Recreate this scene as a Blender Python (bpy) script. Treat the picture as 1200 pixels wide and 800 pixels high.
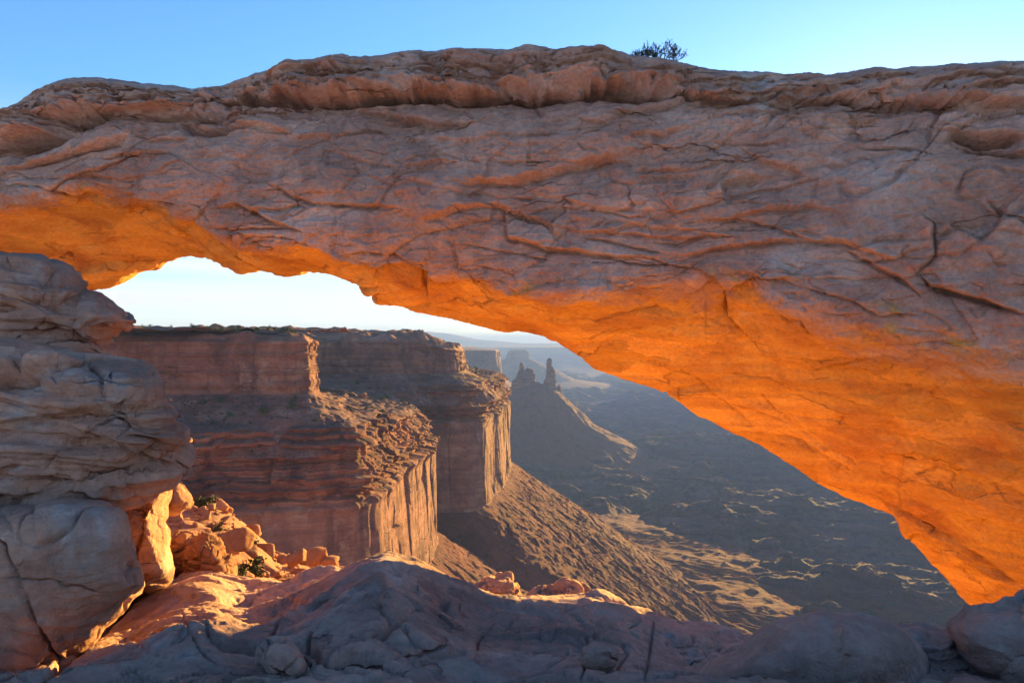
import bpy, math, random
import numpy as np
rad = math.radians
for o in list(bpy.data.objects): bpy.data.objects.remove(o)
scene = bpy.context.scene
COL = scene.collection

# ------------------------------------------------------------------ camera
F = 800.0                      # focal length in photo pixels (photo 1200 x 800)
cam = bpy.data.objects.new("camera", bpy.data.cameras.new("camera"))
COL.objects.link(cam); scene.camera = cam
cam.location = (0, 0, 0); cam.rotation_euler = (rad(90), 0, 0)
cam.data.sensor_width = 36; cam.data.lens = 24.0
cam.data.clip_start = 0.05; cam.data.clip_end = 90000

# ------------------------------------------------------------------ light
SUN_AZ, SUN_EL = 29.0, 4.8     # degrees to the right of the view, above the horizon
sd = bpy.data.lights.new("sun", 'SUN'); sd.energy = 5.0; sd.angle = rad(0.5); sd.color = (1.0, 0.62, 0.16)
sun = bpy.data.objects.new("sun", sd); COL.objects.link(sun)
sun.rotation_euler = (rad(90 - SUN_EL), 0, rad(180 - SUN_AZ))
w = bpy.data.worlds.new("World"); scene.world = w; w.use_nodes = True
wn, wl = w.node_tree.nodes, w.node_tree.links
bg = wn["Background"]; bg.inputs['Strength'].default_value = 0.088
sky = wn.new('ShaderNodeTexSky'); sky.sky_type = 'NISHITA'; sky.sun_disc = False
sky.sun_elevation = rad(SUN_EL); sky.sun_rotation = rad(SUN_AZ)
sky.altitude = 1200; sky.air_density = 1.0; sky.dust_density = 0.7; sky.ozone_density = 3.6
# thin streaks of high cloud low in the sky
tc = wn.new('ShaderNodeTexCoord'); mp = wn.new('ShaderNodeMapping'); mp.inputs['Scale'].default_value = (1.5, 1.5, 26)
nz = wn.new('ShaderNodeTexNoise'); nz.inputs['Scale'].default_value = 1.6; nz.inputs['Detail'].default_value = 6
cr = wn.new('ShaderNodeValToRGB'); cr.color_ramp.elements[0].position = 0.22; cr.color_ramp.elements[1].position = 0.62
sp = wn.new('ShaderNodeSeparateXYZ'); mr = wn.new('ShaderNodeMapRange')
mr.inputs['From Min'].default_value = 0.30; mr.inputs['From Max'].default_value = 0.12
mul = wn.new('ShaderNodeMath'); mul.operation = 'MULTIPLY'
mul2 = wn.new('ShaderNodeMath'); mul2.operation = 'MULTIPLY'; mul2.inputs[1].default_value = 0.96
mix = wn.new('ShaderNodeMix'); mix.data_type = 'RGBA'; mix.inputs[7].default_value = (1.86, 1.80, 1.84, 1)
wl.new(tc.outputs['Generated'], mp.inputs[0]); wl.new(mp.outputs[0], nz.inputs['Vector']); wl.new(nz.outputs[0], cr.inputs[0])
wl.new(tc.outputs['Generated'], sp.inputs[0]); wl.new(sp.outputs[2], mr.inputs[0])
wl.new(cr.outputs[0], mul.inputs[0]); wl.new(mr.outputs[0], mul.inputs[1]); wl.new(mul.outputs[0], mul2.inputs[0])
wl.new(mul2.outputs[0], mix.inputs[0]); wl.new(sky.outputs[0], mix.inputs[6]); wl.new(mix.outputs[2], bg.inputs[0])
vs = scene.view_settings
vs.view_transform = 'Standard'; vs.look = 'None'; vs.gamma = 1; vs.use_curve_mapping = False
vs.exposure = 2.72
cy = scene.cycles
cy.use_denoising = True
try: cy.denoiser = 'OPENIMAGEDENOISE'
except Exception: pass
cy.max_bounces = 6; cy.diffuse_bounces = 4; cy.glossy_bounces = 1; cy.transmission_bounces = 1
cy.transparent_max_bounces = 4; cy.volume_bounces = 0; cy.caustics_reflective = False; cy.caustics_refractive = False
cy.use_adaptive_sampling = True; cy.adaptive_threshold = 0.02

# ------------------------------------------------------------------ noise
_rs = np.random.RandomState(7)
_perm = _rs.permutation(256).astype(np.int32); _perm = np.concatenate([_perm, _perm, _perm])
_g = _rs.normal(size=(256, 3)).astype(np.float32); _g /= np.linalg.norm(_g, axis=1, keepdims=True); _g *= 1.5
_rv = _rs.rand(256, 4).astype(np.float32)
def _cellhash(i, j, k):
    return _perm[_perm[_perm[i & 255] + (j & 255)] + (k & 255)]
def perlin(x, y, z):
    x = np.asarray(x, np.float32); y = np.asarray(y, np.float32); z = np.asarray(z, np.float32)
    x, y, z = np.broadcast_arrays(x, y, z)
    xi = np.floor(x).astype(np.int32); yi = np.floor(y).astype(np.int32); zi = np.floor(z).astype(np.int32)
    fx, fy, fz = x - xi, y - yi, z - zi
    ux, uy, uz = [f*f*f*(f*(f*6-15)+10) for f in (fx, fy, fz)]
    out = 0
    for a in (0, 1):
        wx = ux if a else 1-ux
        for b in (0, 1):
            wy = uy if b else 1-uy
            for c in (0, 1):
                wz = uz if c else 1-uz
                g = _g[_cellhash(xi+a, yi+b, zi+c)]
                out = out + wx*wy*wz*(g[..., 0]*(fx-a) + g[..., 1]*(fy-b) + g[..., 2]*(fz-c))
    return out
def fbm(x, y, z, s=1.0, octv=4, gain=0.5, lac=2.03, ridged=False, sz=None):
    """s: feature size in metres (sz: size along z)"""
    sz = sz or s
    a, t, n = 1.0, 0.0, 0.0
    X, Y, Z = x/s, y/s, z/sz
    for k in range(octv):
        v = perlin(X+17.3*k, Y-9.1*k, Z+4.7*k)
        if ridged: v = 1-2*np.abs(v)*1.3
        t = t + a*v; n += a; a *= gain; X = X*lac; Y = Y*lac; Z = Z*lac
    return t/n
def worley(x, y, z):
    """F1, F2, four random numbers of the nearest cell, vector to its centre"""
    x, y, z = np.broadcast_arrays(np.asarray(x, np.float32), np.asarray(y, np.float32), np.asarray(z, np.float32))
    xi = np.floor(x-.5).astype(np.int32); yi = np.floor(y-.5).astype(np.int32); zi = np.floor(z-.5).astype(np.int32)
    f1 = np.full(x.shape, 9., np.float32); f2 = f1.copy(); hid = np.zeros(x.shape, np.int32)
    vx = np.zeros(x.shape, np.float32); vy = vx.copy(); vz = vx.copy()
    for a in (0, 1):
        for b in (0, 1):
            for c in (0, 1):
                h = _cellhash(xi+a, yi+b, zi+c); r = _rv[h]
                dx = xi+a+.15+.7*r[..., 0]-x; dy = yi+b+.15+.7*r[..., 1]-y; dz = zi+c+.15+.7*r[..., 2]-z
                d = dx*dx+dy*dy+dz*dz
                m = d < f1
                f2 = np.where(m, f1, np.minimum(f2, d)); f1 = np.where(m, d, f1)
                hid = np.where(m, h, hid); vx = np.where(m, dx, vx); vy = np.where(m, dy, vy); vz = np.where(m, dz, vz)
    return np.sqrt(f1), np.sqrt(f2), _rv[(hid*7+3) & 255], (vx, vy, vz)
def facets(x, y, z, sx, sy, sz, tilt=0.6):
    """blocky broken rock: each cell a plane at its own height and tilt; about -1..1"""
    f1, f2, r, v = worley(x/sx, y/sy, z/sz)
    h = (r[..., 3]-.5)*1.0 + tilt*((r[..., 0]-.5)*v[0]+(r[..., 1]-.5)*v[1]+(r[..., 2]-.5)*v[2])*2
    edge = np.clip((f2-f1)/0.12, 0, 1)
    return h - .35*(1-edge)
def veins(x, y, z, s, w=.05, seed=0, warp=.4, octv=2):
    """long winding joints: the zero line of a warped noise, 1 on the joint"""
    wx = x+warp*s*perlin(x/s*1.3+seed, y/s*1.3, z/s*1.3); wz = z+warp*s*perlin(x/s*1.3, y/s*1.3+seed, z/s*1.3+5)
    v = fbm(wx+seed*7.7, y, wz, s, octv)
    brk = smoothstep(-.05, .12, perlin(x/s*.9, y/s*.9+seed*3, z/s*.9))
    return np.exp(-(v/w)**2)*brk
def strata(z, s, seed=0):
    """ledge profile of layered rock, sharp risers"""
    q = z/s
    v = perlin(q, 3.7+seed, 1.3) + .5*perlin(q*2.7, 9.2+seed, 5.1)
    return np.tanh(v*5)
def smoothstep(a, b, x):
    t = np.clip((x-a)/(b-a), 0, 1); return t*t*(3-2*t)
def ip(x, pts):
    p = np.array(pts, float); return np.interp(x, p[:, 0], p[:, 1])
def blur(a, n, axis=0):
    """box blur x2 with edge padding"""
    if n < 1: return a
    a = np.moveaxis(np.asarray(a, float), axis, 0)
    for _ in range(2):
        p = np.concatenate([np.repeat(a[:1], n, 0), a, np.repeat(a[-1:], n, 0)], 0)
        c = np.cumsum(np.concatenate([np.zeros_like(p[:1]), p], 0), 0)
        a = (c[2*n+1:] - c[:-2*n-1])/(2*n+1)
    return np.moveaxis(a, 0, axis)
def ips(x, pts, sm):
    if x[0] < -425 and abs((x[1]-x[0])-(x[-1]-x[-2])) > .1:
        g = np.arange(x[0], x[-1]+1, 1.25); return np.interp(x, g, ips(g+2e-9, pts, sm)) if g[0] >= -425 else np.interp(x, g, blur(ip(g, pts), int(sm/1.25/2)))
    return ips_even(x, pts, sm)
def ips_even(x, pts, sm):
    """smoothed interpolation of a traced line over an even grid x"""
    step = (x[-1]-x[0])/(len(x)-1)
    return blur(ip(x, pts), int(sm/step/2))

def crack(U, V, out, pts, width=2.5, depth=0.06, step=0.0, fade=22.0, jit=1.8):
    """carve a traced crack into the displacement field 'out' (positive = outward). step>0: the side below stands back"""
    P = np.array(pts, float)
    pad = fade*1.2 + width*3
    sel = (U > P[:, 0].min()-pad) & (U < P[:, 0].max()+pad) & (V > P[:, 1].min()-pad) & (V < P[:, 1].max()+pad)
    if not sel.any(): return
    u, v = U[sel], V[sel]
    u = u + jit*perlin(u/14, v/14, 2.2) + .4*jit*perlin(u/5, v/5, 7.2); v = v + jit*perlin(u/14, v/14, 8.8) + .4*jit*perlin(u/5, v/5, 1.2)
    best = np.full(u.shape, 1e9); side = np.zeros(u.shape); along = np.zeros(u.shape)
    L = np.concatenate([[0], np.cumsum(np.hypot(*np.diff(P, axis=0).T))]); tot = L[-1]
    for i in range(len(P)-1):
        a, b = P[i], P[i+1]; d = b-a; l2 = (d*d).sum()
        t = np.clip(((u-a[0])*d[0]+(v-a[1])*d[1])/l2, 0, 1)
        ex, ey = u-a[0]-t*d[0], v-a[1]-t*d[1]
        dist = np.hypot(ex, ey); m = dist < best
        best = np.where(m, dist, best); side = np.where(m, np.sign(d[0]*ey-d[1]*ex), side)
        along = np.where(m, L[i]+t*np.sqrt(l2), along)
    taper = np.clip(np.minimum(along, tot-along)/(tot*.22+1), 0.05, 1)**.6
    g = -depth*taper*np.exp(-(best/(width*taper))**2)
    if step:
        g = g - step*taper*np.where(side > 0, np.exp(-best/fade)*(1-np.exp(-(best/1.5)**2)), 0)
        g = g + .35*step*taper*np.where(side <= 0, np.exp(-best/(fade*.6)), 0)*(1-np.exp(-(best/2.)**2))
    out[sel] += g

# ------------------------------------------------------------------ mesh helpers
def tag(o, label=None, cat=None, group=None, kind=None):
    if label: o['label'] = label
    if cat: o['category'] = cat
    if group: o['group'] = group
    if kind: o['kind'] = kind
    return o
def empty(name, loc):
    o = bpy.data.objects.new(name, None); o.location = loc; COL.objects.link(o); return o
def mesh_obj(name, V, Fq, mat, parent=None, loc=None, smooth=True):
    V = np.asarray(V, np.float32).reshape(-1, 3)
    me = bpy.data.meshes.new(name)
    me.vertices.add(len(V))
    if loc is not None: V = V - np.asarray(loc, np.float32)
    me.vertices.foreach_set("co", V.ravel())
    Fq = np.asarray(Fq, np.int32); k = Fq.shape[1]
    me.loops.add(Fq.size); me.loops.foreach_set("vertex_index", Fq.ravel())
    me.polygons.add(len(Fq)); me.polygons.foreach_set("loop_start", np.arange(0, Fq.size, k, dtype=np.int32))
    me.polygons.foreach_set("loop_total", np.full(len(Fq), k, np.int32))
    me.update(calc_edges=True)
    me.polygons.foreach_set("use_smooth", np.full(len(Fq), smooth)); me.update()
    me.materials.append(mat)
    o = bpy.data.objects.new(name, me); COL.objects.link(o)
    if loc is not None: o.location = loc
    if parent is not None:
        o.parent = parent; o.location = np.asarray(loc if loc is not None else (0, 0, 0)) - np.asarray(parent.location)
    return o
def grid_faces(n, m, cyc=False, flip=False):
    i, j = np.meshgrid(np.arange(n-1), np.arange(m if cyc else m-1), indexing='ij')
    j2 = (j+1) % m
    f = np.stack([i*m+j, (i+1)*m+j, (i+1)*m+j2, i*m+j2], -1).reshape(-1, 4)
    return f[:, ::-1] if flip else f
def normals(P, cyc=False):
    if cyc:
        dv = np.roll(P, -1, 1)-np.roll(P, 1, 1)
    else: dv = np.gradient(P, axis=1)
    du = np.gradient(P, axis=0)
    n = np.cross(du, dv); l = np.linalg.norm(n, axis=-1, keepdims=True)
    return n/np.maximum(l, 1e-9)

# ------------------------------------------------------------------ materials
def rock(name, base, alt, dark, scale, bump=0.3, strat=0.0, streak=0.0, crackamt=0.0, rough=0.95, spots=None, dist=None, pale=None, slabs=0.0, skin=None, zband=2.2):
    """layered sandstone: scale = size in metres of the main mottling"""
    m = bpy.data.materials.new(name); m.use_nodes = True
    n, l = m.node_tree.nodes, m.node_tree.links
    b = n["Principled BSDF"]; b.inputs['Roughness'].default_value = rough
    b.inputs['Specular IOR Level'].default_value = 0.15
    geo = n.new('ShaderNodeNewGeometry')
    pos = geo.outputs['Position']
    def noise(sc, det=6, rgh=.6, vec=None, dst=0.0):
        t = n.new('ShaderNodeTexNoise'); t.inputs['Scale'].default_value = sc; t.inputs['Detail'].default_value = det
        t.inputs['Roughness'].default_value = rgh; t.inputs['Distortion'].default_value = dst
        l.new(vec or pos, t.inputs['Vector']); return t.outputs[0]
    def mapping(sx, sy, sz, rot=(0, 0, 0)):
        t = n.new('ShaderNodeMapping'); t.inputs['Scale'].default_value = (sx, sy, sz); t.inputs['Rotation'].default_value = rot
        l.new(pos, t.inputs[0]); return t.outputs[0]
    def ramp(v, p0, p1, c0=(0, 0, 0, 1), c1=(1, 1, 1, 1)):
        t = n.new('ShaderNodeValToRGB'); e = t.color_ramp.elements
        e[0].position = p0; e[1].position = p1; e[0].color = c0; e[1].color = c1
        l.new(v, t.inputs[0]); return t.outputs[0]
    def mixc(f, a, c, mode='MIX'):
        t = n.new('ShaderNodeMix'); t.data_type = 'RGBA'; t.blend_type = mode
        for s, i in ((f, 0), (a, 6), (c, 7)):
            if hasattr(s, 'links') or hasattr(s, 'is_linked'): l.new(s, t.inputs[i])
            elif i == 0: t.inputs[0].default_value = s
            else: t.inputs[i].default_value = (*s, 1)
        return t.outputs[2]
    def math_(op, a, c):
        t = n.new('ShaderNodeMath'); t.operation = op
        for s, i in ((a, 0), (c, 1)):
            if hasattr(s, 'is_linked'): l.new(s, t.inputs[i])
            else: t.inputs[i].default_value = s
        return t.outputs[0]
    def n_sep(v):
        t = n.new('ShaderNodeSeparateColor'); l.new(v, t.inputs[0]); return t.outputs[0]
    c = mixc(ramp(noise(1/scale, 7, .62), .38, .62), base, alt)
    c = mixc(ramp(noise(.31/scale, 5, .6, dst=.6), .5, .68), c, dark)
    if pale:
        c = mixc(ramp(noise(.55/scale, 6, .68, dst=.4), .54, .66), c, pale)
    h = None
    if strat:
        v = mapping(.12/scale, .12/scale, zband/scale, (rad(3), rad(-4), 0))
        s_ = noise(1.0, 6, .62, v, .25)
        c = mixc(math_('MULTIPLY', ramp(s_, .42, .6), strat), c, dark)
        h = math_('MULTIPLY', s_, strat*1.6)
    if streak:
        v = mapping(1.1/scale, 1.1/scale, .07/scale)
        s_ = ramp(noise(1.0, 5, .6, v), .5, .62)
        msk = ramp(noise(.16/scale, 3), .42, .6)
        c = mixc(math_('MULTIPLY', math_('MULTIPLY', s_, msk), streak), c, dark)
    if skin:      # grey weathered skin on the exposed face; spalled soffit's orange also carries painted bounce glow
        at = n.new('ShaderNodeAttribute'); at.attribute_name = 'weathered_vs_glow'
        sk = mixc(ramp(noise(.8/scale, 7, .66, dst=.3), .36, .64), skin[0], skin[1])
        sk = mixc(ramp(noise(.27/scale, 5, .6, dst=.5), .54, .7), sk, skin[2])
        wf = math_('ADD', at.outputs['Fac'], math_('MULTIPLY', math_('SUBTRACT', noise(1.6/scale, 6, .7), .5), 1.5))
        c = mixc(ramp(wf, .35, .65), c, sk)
    if slabs:     # each flake of the bedding has its own tone, its joints are stained
        wn_ = n.new('ShaderNodeTexNoise'); wn_.inputs['Scale'].default_value = .8/scale; wn_.inputs['Detail'].default_value = 5
        l.new(pos, wn_.inputs['Vector'])
        s3 = n.new('ShaderNodeVectorMath'); s3.operation = 'SCALE'; s3.inputs['Scale'].default_value = 1.2*scale
        a3 = n.new('ShaderNodeVectorMath'); a3.operation = 'ADD'
        l.new(wn_.outputs['Color'], s3.inputs[0]); l.new(pos, a3.inputs[0]); l.new(s3.outputs[0], a3.inputs[1])
        m3 = n.new('ShaderNodeMapping'); m3.inputs['Scale'].default_value = (.3/scale, .3/scale, 1.0/scale); m3.inputs['Rotation'].default_value = (0, rad(8), 0)
        l.new(a3.outputs[0], m3.inputs[0])
        v1 = n.new('ShaderNodeTexVoronoi'); l.new(m3.outputs[0], v1.inputs['Vector'])
        v2 = n.new('ShaderNodeTexVoronoi'); v2.feature = 'DISTANCE_TO_EDGE'; l.new(m3.outputs[0], v2.inputs['Vector'])
        v1.inputs['Scale'].default_value = 1; v2.inputs['Scale'].default_value = 1
        tone = ramp(n_sep(v1.outputs['Color']), 0, 1, (1-.3*slabs,)*3+(1,), (1+.15*slabs,)*3+(1,))
        c = mixc(1.0, c, tone, 'MULTIPLY')
        brk = ramp(noise(.45/scale, 4, .6), .5, .62)
        joint = math_('MULTIPLY', ramp(v2.outputs[0], .0, .03, (1, 1, 1, 1), (0, 0, 0, 1)), brk)
        c = mixc(math_('MULTIPLY', joint, .6*slabs), c, dark)
        cell = n_sep(v1.outputs['Color']); hj = math_('SUBTRACT', math_('MULTIPLY', cell, .25*slabs), math_('MULTIPLY', joint, 1.0*slabs))
    fine = noise(7/scale, 8, .72)
    c = mixc(.55, c, ramp(fine, .25, .75, (.45, .45, .45, 1), (1.25, 1.25, 1.25, 1)), 'MULTIPLY')
    if spots:     # pebbles and scrub too small to stand as objects
        vo = n.new('ShaderNodeTexVoronoi'); vo.inputs['Scale'].default_value = spots[0]
        l.new(pos, vo.inputs['Vector'])
        msk = math_('MULTIPLY', ramp(vo.outputs['Distance'], .22, .32, (1, 1, 1, 1), (0, 0, 0, 1)), ramp(noise(.3*spots[0], 3), .45, .55))
        c = mixc(msk, c, spots[1])
    l.new(c, b.inputs['Base Color'])
    hh = math_('ADD', noise(3/scale, 9, .68), math_('MULTIPLY', fine, .35))
    if h is not None: hh = math_('ADD', hh, h)
    if slabs: hh = math_('ADD', hh, hj)
    if crackamt:
        wv = n.new('ShaderNodeVectorMath'); wv.operation = 'ADD'
        nv = n.new('ShaderNodeTexNoise'); nv.inputs['Scale'].default_value = .9/scale; nv.inputs['Detail'].default_value = 4
        l.new(pos, nv.inputs['Vector'])
        sc2 = n.new('ShaderNodeVectorMath'); sc2.operation = 'SCALE'; sc2.inputs['Scale'].default_value = 1.3*scale
        l.new(nv.outputs['Color'], sc2.inputs[0]); l.new(mapping(1, 1, 2.2), wv.inputs[0]); l.new(sc2.outputs[0], wv.inputs[1])
        vo = n.new('ShaderNodeTexVoronoi'); vo.feature = 'DISTANCE_TO_EDGE'; vo.inputs['Scale'].default_value = .55/scale
        l.new(wv.outputs[0], vo.inputs['Vector'])
        ck = math_('MULTIPLY', ramp(vo.outputs[0], .0, .025), crackamt)
        hh = math_('ADD', hh, ck)
    bp = n.new('ShaderNodeBump'); bp.inputs['Strength'].default_value = 1.0; bp.inputs['Distance'].default_value = bump*scale
    l.new(hh, bp.inputs['Height']); l.new(bp.outputs[0], b.inputs['Normal'])
    return m
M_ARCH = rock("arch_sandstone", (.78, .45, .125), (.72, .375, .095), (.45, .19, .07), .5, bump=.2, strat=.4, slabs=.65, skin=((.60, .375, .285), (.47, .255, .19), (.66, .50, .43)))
M_LEDGE = rock("ledge_sandstone", (.70, .44, .34), (.62, .36, .275), (.38, .22, .175), .45, bump=.22, strat=.3, slabs=.85, pale=(.58, .48, .43))
M_PILLAR = rock("pillar_sandstone", (.62, .35, .24), (.53, .28, .19), (.32, .165, .12), .4, bump=.18, strat=.5, slabs=.7, pale=(.58, .43, .36))
M_RUBBLE = rock("rubble_sandstone", (.46, .22, .12), (.38, .18, .10), (.24, .12, .08), .4, bump=.2)
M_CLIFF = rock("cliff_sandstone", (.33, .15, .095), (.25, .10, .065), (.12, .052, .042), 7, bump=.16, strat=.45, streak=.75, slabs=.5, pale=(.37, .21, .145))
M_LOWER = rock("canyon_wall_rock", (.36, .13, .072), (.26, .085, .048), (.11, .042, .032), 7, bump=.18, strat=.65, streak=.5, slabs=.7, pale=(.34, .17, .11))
M_BENCH = rock("talus_soil", (.20, .060, .040), (.14, .042, .031), (.08, .032, .028), 8, bump=.35, spots=(.35, (.05, .05, .035)))
M_TERRACE = rock("terrace_soil", (.29, .145, .11), (.21, .095, .075), (.11, .055, .05), 6, bump=.35, strat=.4, spots=(.45, (.045, .05, .032)), pale=(.36, .22, .17))
M_FLOOR = rock("canyon_floor_soil", (.19, .085, .072), (.13, .058, .054), (.06, .035, .038), 60, bump=.2, strat=.8, zband=6, spots=(.06, (.05, .048, .04)), pale=(.20, .10, .082))
M_FAR = rock("far_mesa_rock", (.30, .15, .11), (.24, .12, .09), (.14, .08, .07), 60, bump=.15, strat=.5, streak=.6)
def plain(name, c, rough=.8):
    m = bpy.data.materials.new(name); m.use_nodes = True
    n, l = m.node_tree.nodes, m.node_tree.links
    b = n["Principled BSDF"]; b.inputs['Roughness'].default_value = rough; b.inputs['Specular IOR Level'].default_value = .2
    t = n.new('ShaderNodeTexNoise'); t.inputs['Scale'].default_value = 2.5; t.inputs['Detail'].default_value = 5
    r = n.new('ShaderNodeValToRGB'); r.color_ramp.elements[0].color = (*[k*.55 for k in c], 1); r.color_ramp.elements[1].color = (*[k*1.4 for k in c], 1)
    l.new(t.outputs[0], r.inputs[0]); l.new(r.outputs[0], b.inputs['Base Color'])
    return m
M_LEAF = plain("scrub_leaves", (.06, .075, .03)); M_STEM = plain("scrub_wood", (.12, .09, .07))

# ------------------------------------------------------------------ the arch
def W(u, v, y):
    """point seen at photo pixel (u, v) when it stands y metres ahead"""
    return np.stack([(u-600)/F*y, y*np.ones_like(u), (400-v)/F*y], -1)
def build_arch():
    u = np.concatenate([np.arange(-430, -110, 4.), np.arange(-110, 1330, 1.25)])
    T = ips(u, [(-430,300),(-330,235),(-200,180),(-60,150),(0,130),(30,118),(75,97),(120,92),(165,97),(230,104),(270,103),(284,99),(292,95),(305,90),(350,81),(385,75),(400,74),(412,75),(440,79),(480,70),(540,65),(600,65),(625,62),(650,65),(700,61),(745,72),(790,80),(830,86),(870,88),(920,92),(975,91),(1030,87),(1100,80),(1150,76),(1200,74),(1400,70)], 8)
    B = ips(u, [(-430,1100),(-350,760),(-270,520),(-200,405),(-120,362),(0,352),(60,347),(125,343),(140,337),(160,323),(175,315),(195,309),(225,307),(260,314),(290,320),(320,319),(350,317),(375,319),(400,327),(415,335),(430,352),(440,363),(480,367),(520,375),(580,387),(620,394),(650,402),(680,415),(700,430),(730,443),(770,460),(820,490),(850,507),(880,520),(920,542),(960,567),(1000,592),(1030,606),(1048,612),(1050,630),(1065,645),(1100,672),(1120,690),(1140,710),(1155,722),(1200,770),(1400,900)], 5)
    B1 = ips(u, [(-430,700),(-350,480),(-270,360),(-200,300),(-120,268),(0,245),(40,235),(80,226),(120,222),(160,235),(200,255),(240,265),(280,285),(330,293),(380,294),(410,303),(440,315),(500,326),(550,328),(600,340),(650,352),(700,352),(750,340),(830,330),(870,337),(920,360),(1000,385),(1100,400),(1200,425),(1400,450)], 10)
    D = ips(u, [(-200,12.6),(0,12.2),(300,11.0),(600,10.2),(900,9.2),(1200,7.8),(1400,7.2)], 100)
    U_ = ips(u, [(-200,5.2),(0,5.2),(200,4.8),(330,2.2),(450,2.0),(600,2.6),(800,3.6),(1000,4.6),(1200,5.2),(1400,5.4)], 60)
    nf = 640
    # knots (t): crest -> face -> lip -> lower edge, then behind
    t = np.concatenate([np.linspace(0, 1, 60, endpoint=False), np.linspace(1, 2, 330, endpoint=False),
                        np.linspace(2, 3, 260, endpoint=False), np.linspace(3, 6, 110)])
    n, m = len(u), len(t)
    K = [ (0.0, lambda: T+6, lambda: D+3.2), (.5, lambda: T+.5, lambda: D+1.8), (1.0, lambda: T+3, lambda: D+.7),
          (1.12, lambda: T+.12*(B1-T), lambda: D+.30), (1.18, lambda: T+.18*(B1-T), lambda: D+.22), (1.3, lambda: T+.3*(B1-T), lambda: D+.12), (1.6, lambda: T+.6*(B1-T), lambda: D-.05),
          (1.9, lambda: T+.9*(B1-T), lambda: D+.05), (2.0, lambda: B1, lambda: D+.2), (2.2, lambda: B1+.22*(B-B1), lambda: D+.2+.25*U_),
          (2.6, lambda: B1+.62*(B-B1), lambda: D+.2+.62*U_), (3.0, lambda: B, lambda: D+.2+U_),
          (3.25, lambda: B-6, lambda: D+.8+U_), (3.7, lambda: B-.25*(B-T), lambda: D+1.6+U_), (5.0, lambda: T+.3*(B-T), lambda: D+1.2+U_*.9),
          (5.7, lambda: T+22, lambda: D+3.6+U_*.4), (6.0, lambda: T+8, lambda: D+3.3+.02*U_)]
    kt = np.array([k[0] for k in K]); kv = np.stack([k[1]() for k in K], 1); ky = np.stack([k[2]() for k in K], 1)
    idx = np.clip(np.searchsorted(kt, t, side='right')-1, 0, len(kt)-2); f = (t-kt[idx])/(kt[idx+1]-kt[idx])
    V = kv[:, idx]*(1-f)+kv[:, idx+1]*f; Y = ky[:, idx]*(1-f)+ky[:, idx+1]*f
    V = blur(V, 5, 1); Y = blur(Y, 12, 1)
    UU = np.repeat(u[:, None], m, 1)
    P = W(UU, V, Y); N = -normals(P)
    if (N[n//2, 250]*np.array([0, -1, 0])).sum() < 0: N = -N
    x, y, z = P[..., 0], P[..., 1], P[..., 2]
    d = np.zeros(UU.shape)
    tt = np.repeat(t[None], n, 0)
    vis = smoothstep(.0, .6, tt)*(1-smoothstep(3.1, 3.5, tt))
    face = smoothstep(1.0, 1.1, tt)*(1-smoothstep(1.95, 2.15, tt))
    und = smoothstep(1.95, 2.15, tt)*(1-smoothstep(2.9, 3.0, tt))
    wx = x + .5*fbm(x, y, z, 1.5, 3); wz = z + .4*fbm(x+9, y, z, 1.5, 3)
    d += .30*fbm(wx, y, wz, 2.6, 3)*(1-.45*und)*(.35+.65*smoothstep(1.0, 1.25, tt))
    d += .10*fbm(wx, y, wz, .8, 4)*(1-.3*und)
    # broken facets, stretched along the bedding
    c_, s_ = math.cos(.16), math.sin(.16)
    bx, bz = wx*c_+wz*s_, -wx*s_+wz*c_
    d += .10*facets(bx, y, bz, 2.0, 1.6, .8)*(face*.8+.25*und+.1)
    d += .028*facets(bx+5, y, bz, .6, .5, .2)*(face*.9+.12*und+.12)
    d -= (.055*veins(bx*.45, y*.5, bz, .8, .035, 3)+.03*veins(bx*.5, y*.5, bz, .34, .04, 5))*(face+.35*und)
    # thin bedding in the cap rock
    dT = V - T[:, None]
    cap = (1-smoothstep(24, 60, dT))*smoothstep(.9, 1.05, tt)
    zz = z + .06*fbm(x, y, z, .9, 3) - .04*x*np.tanh((x-1)/3)
    d += strata(zz, .26)*.012*face + strata(zz+3, .085, 4)*.005*face
    dcap = cap*(strata(zz, .30)*.06+strata(zz+3, .11, 4)*.05+.05*fbm(x, y, z*4, .5, 5, .65)-.14*veins(bx*.22, y*.4, zz, .16, .14, 8)-.10*veins(bx*.3, y*.4, zz+5, .09, .16, 9))*smoothstep(.6, 1.0, tt)
    d += .10*facets(x, y, z*1.0, 2.6, 1.6, .34)*cap
    # fine relief
    rough = .04*fbm(x, y, z, .22, 4, .68) + .04*fbm(x, y, z*1.8, .4, 5, .66, ridged=True)*face
    d += rough*(1-.5*und)
    # soft scallops under the arch
    d += und*(-.10*np.abs(perlin(bx/1.8, y/1.2, bz/.8)) + .025*fbm(bx, y, bz*3, .6, 3, ridged=True))
    # traced ledges, overhangs and cracks
    C = lambda pts, w=2.5, dep=.06, st=0., fd=22.: crack(UU, V, d, pts, w*1.0, dep*1.6, st*1.25, fd)
    C([(285,110),(330,107),(420,107),(470,100),(520,108),(560,106),(600,106)], 3, .15, .28, 30)
    C([(575,105),(600,101),(640,103),(680,100),(740,104),(800,110)], 4, .22, .25, 30)
    C([(0,172),(40,160),(70,148),(78,142)], 5, .45, .35, 20)
    C([(55,138),(70,126),(105,128),(112,138),(104,147)], 3, .2, .35, 26)
    C([(160,130),(200,130),(240,128),(275,118)], 3, .10, .14, 16)
    C([(0,200),(60,182),(110,170),(150,155)], 3, .08, .16, 20)
    C([(190,148),(210,142),(222,150),(260,152),(265,142)], 3.5, .16, .12, 10)
    C([(405,124),(440,126),(465,132),(500,142),(550,145),(560,140)], 2.5, .08, .12, 18)
    C([(545,215),(600,213),(650,200),(700,188),(735,180)], 3, .06, .14, 22)
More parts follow.
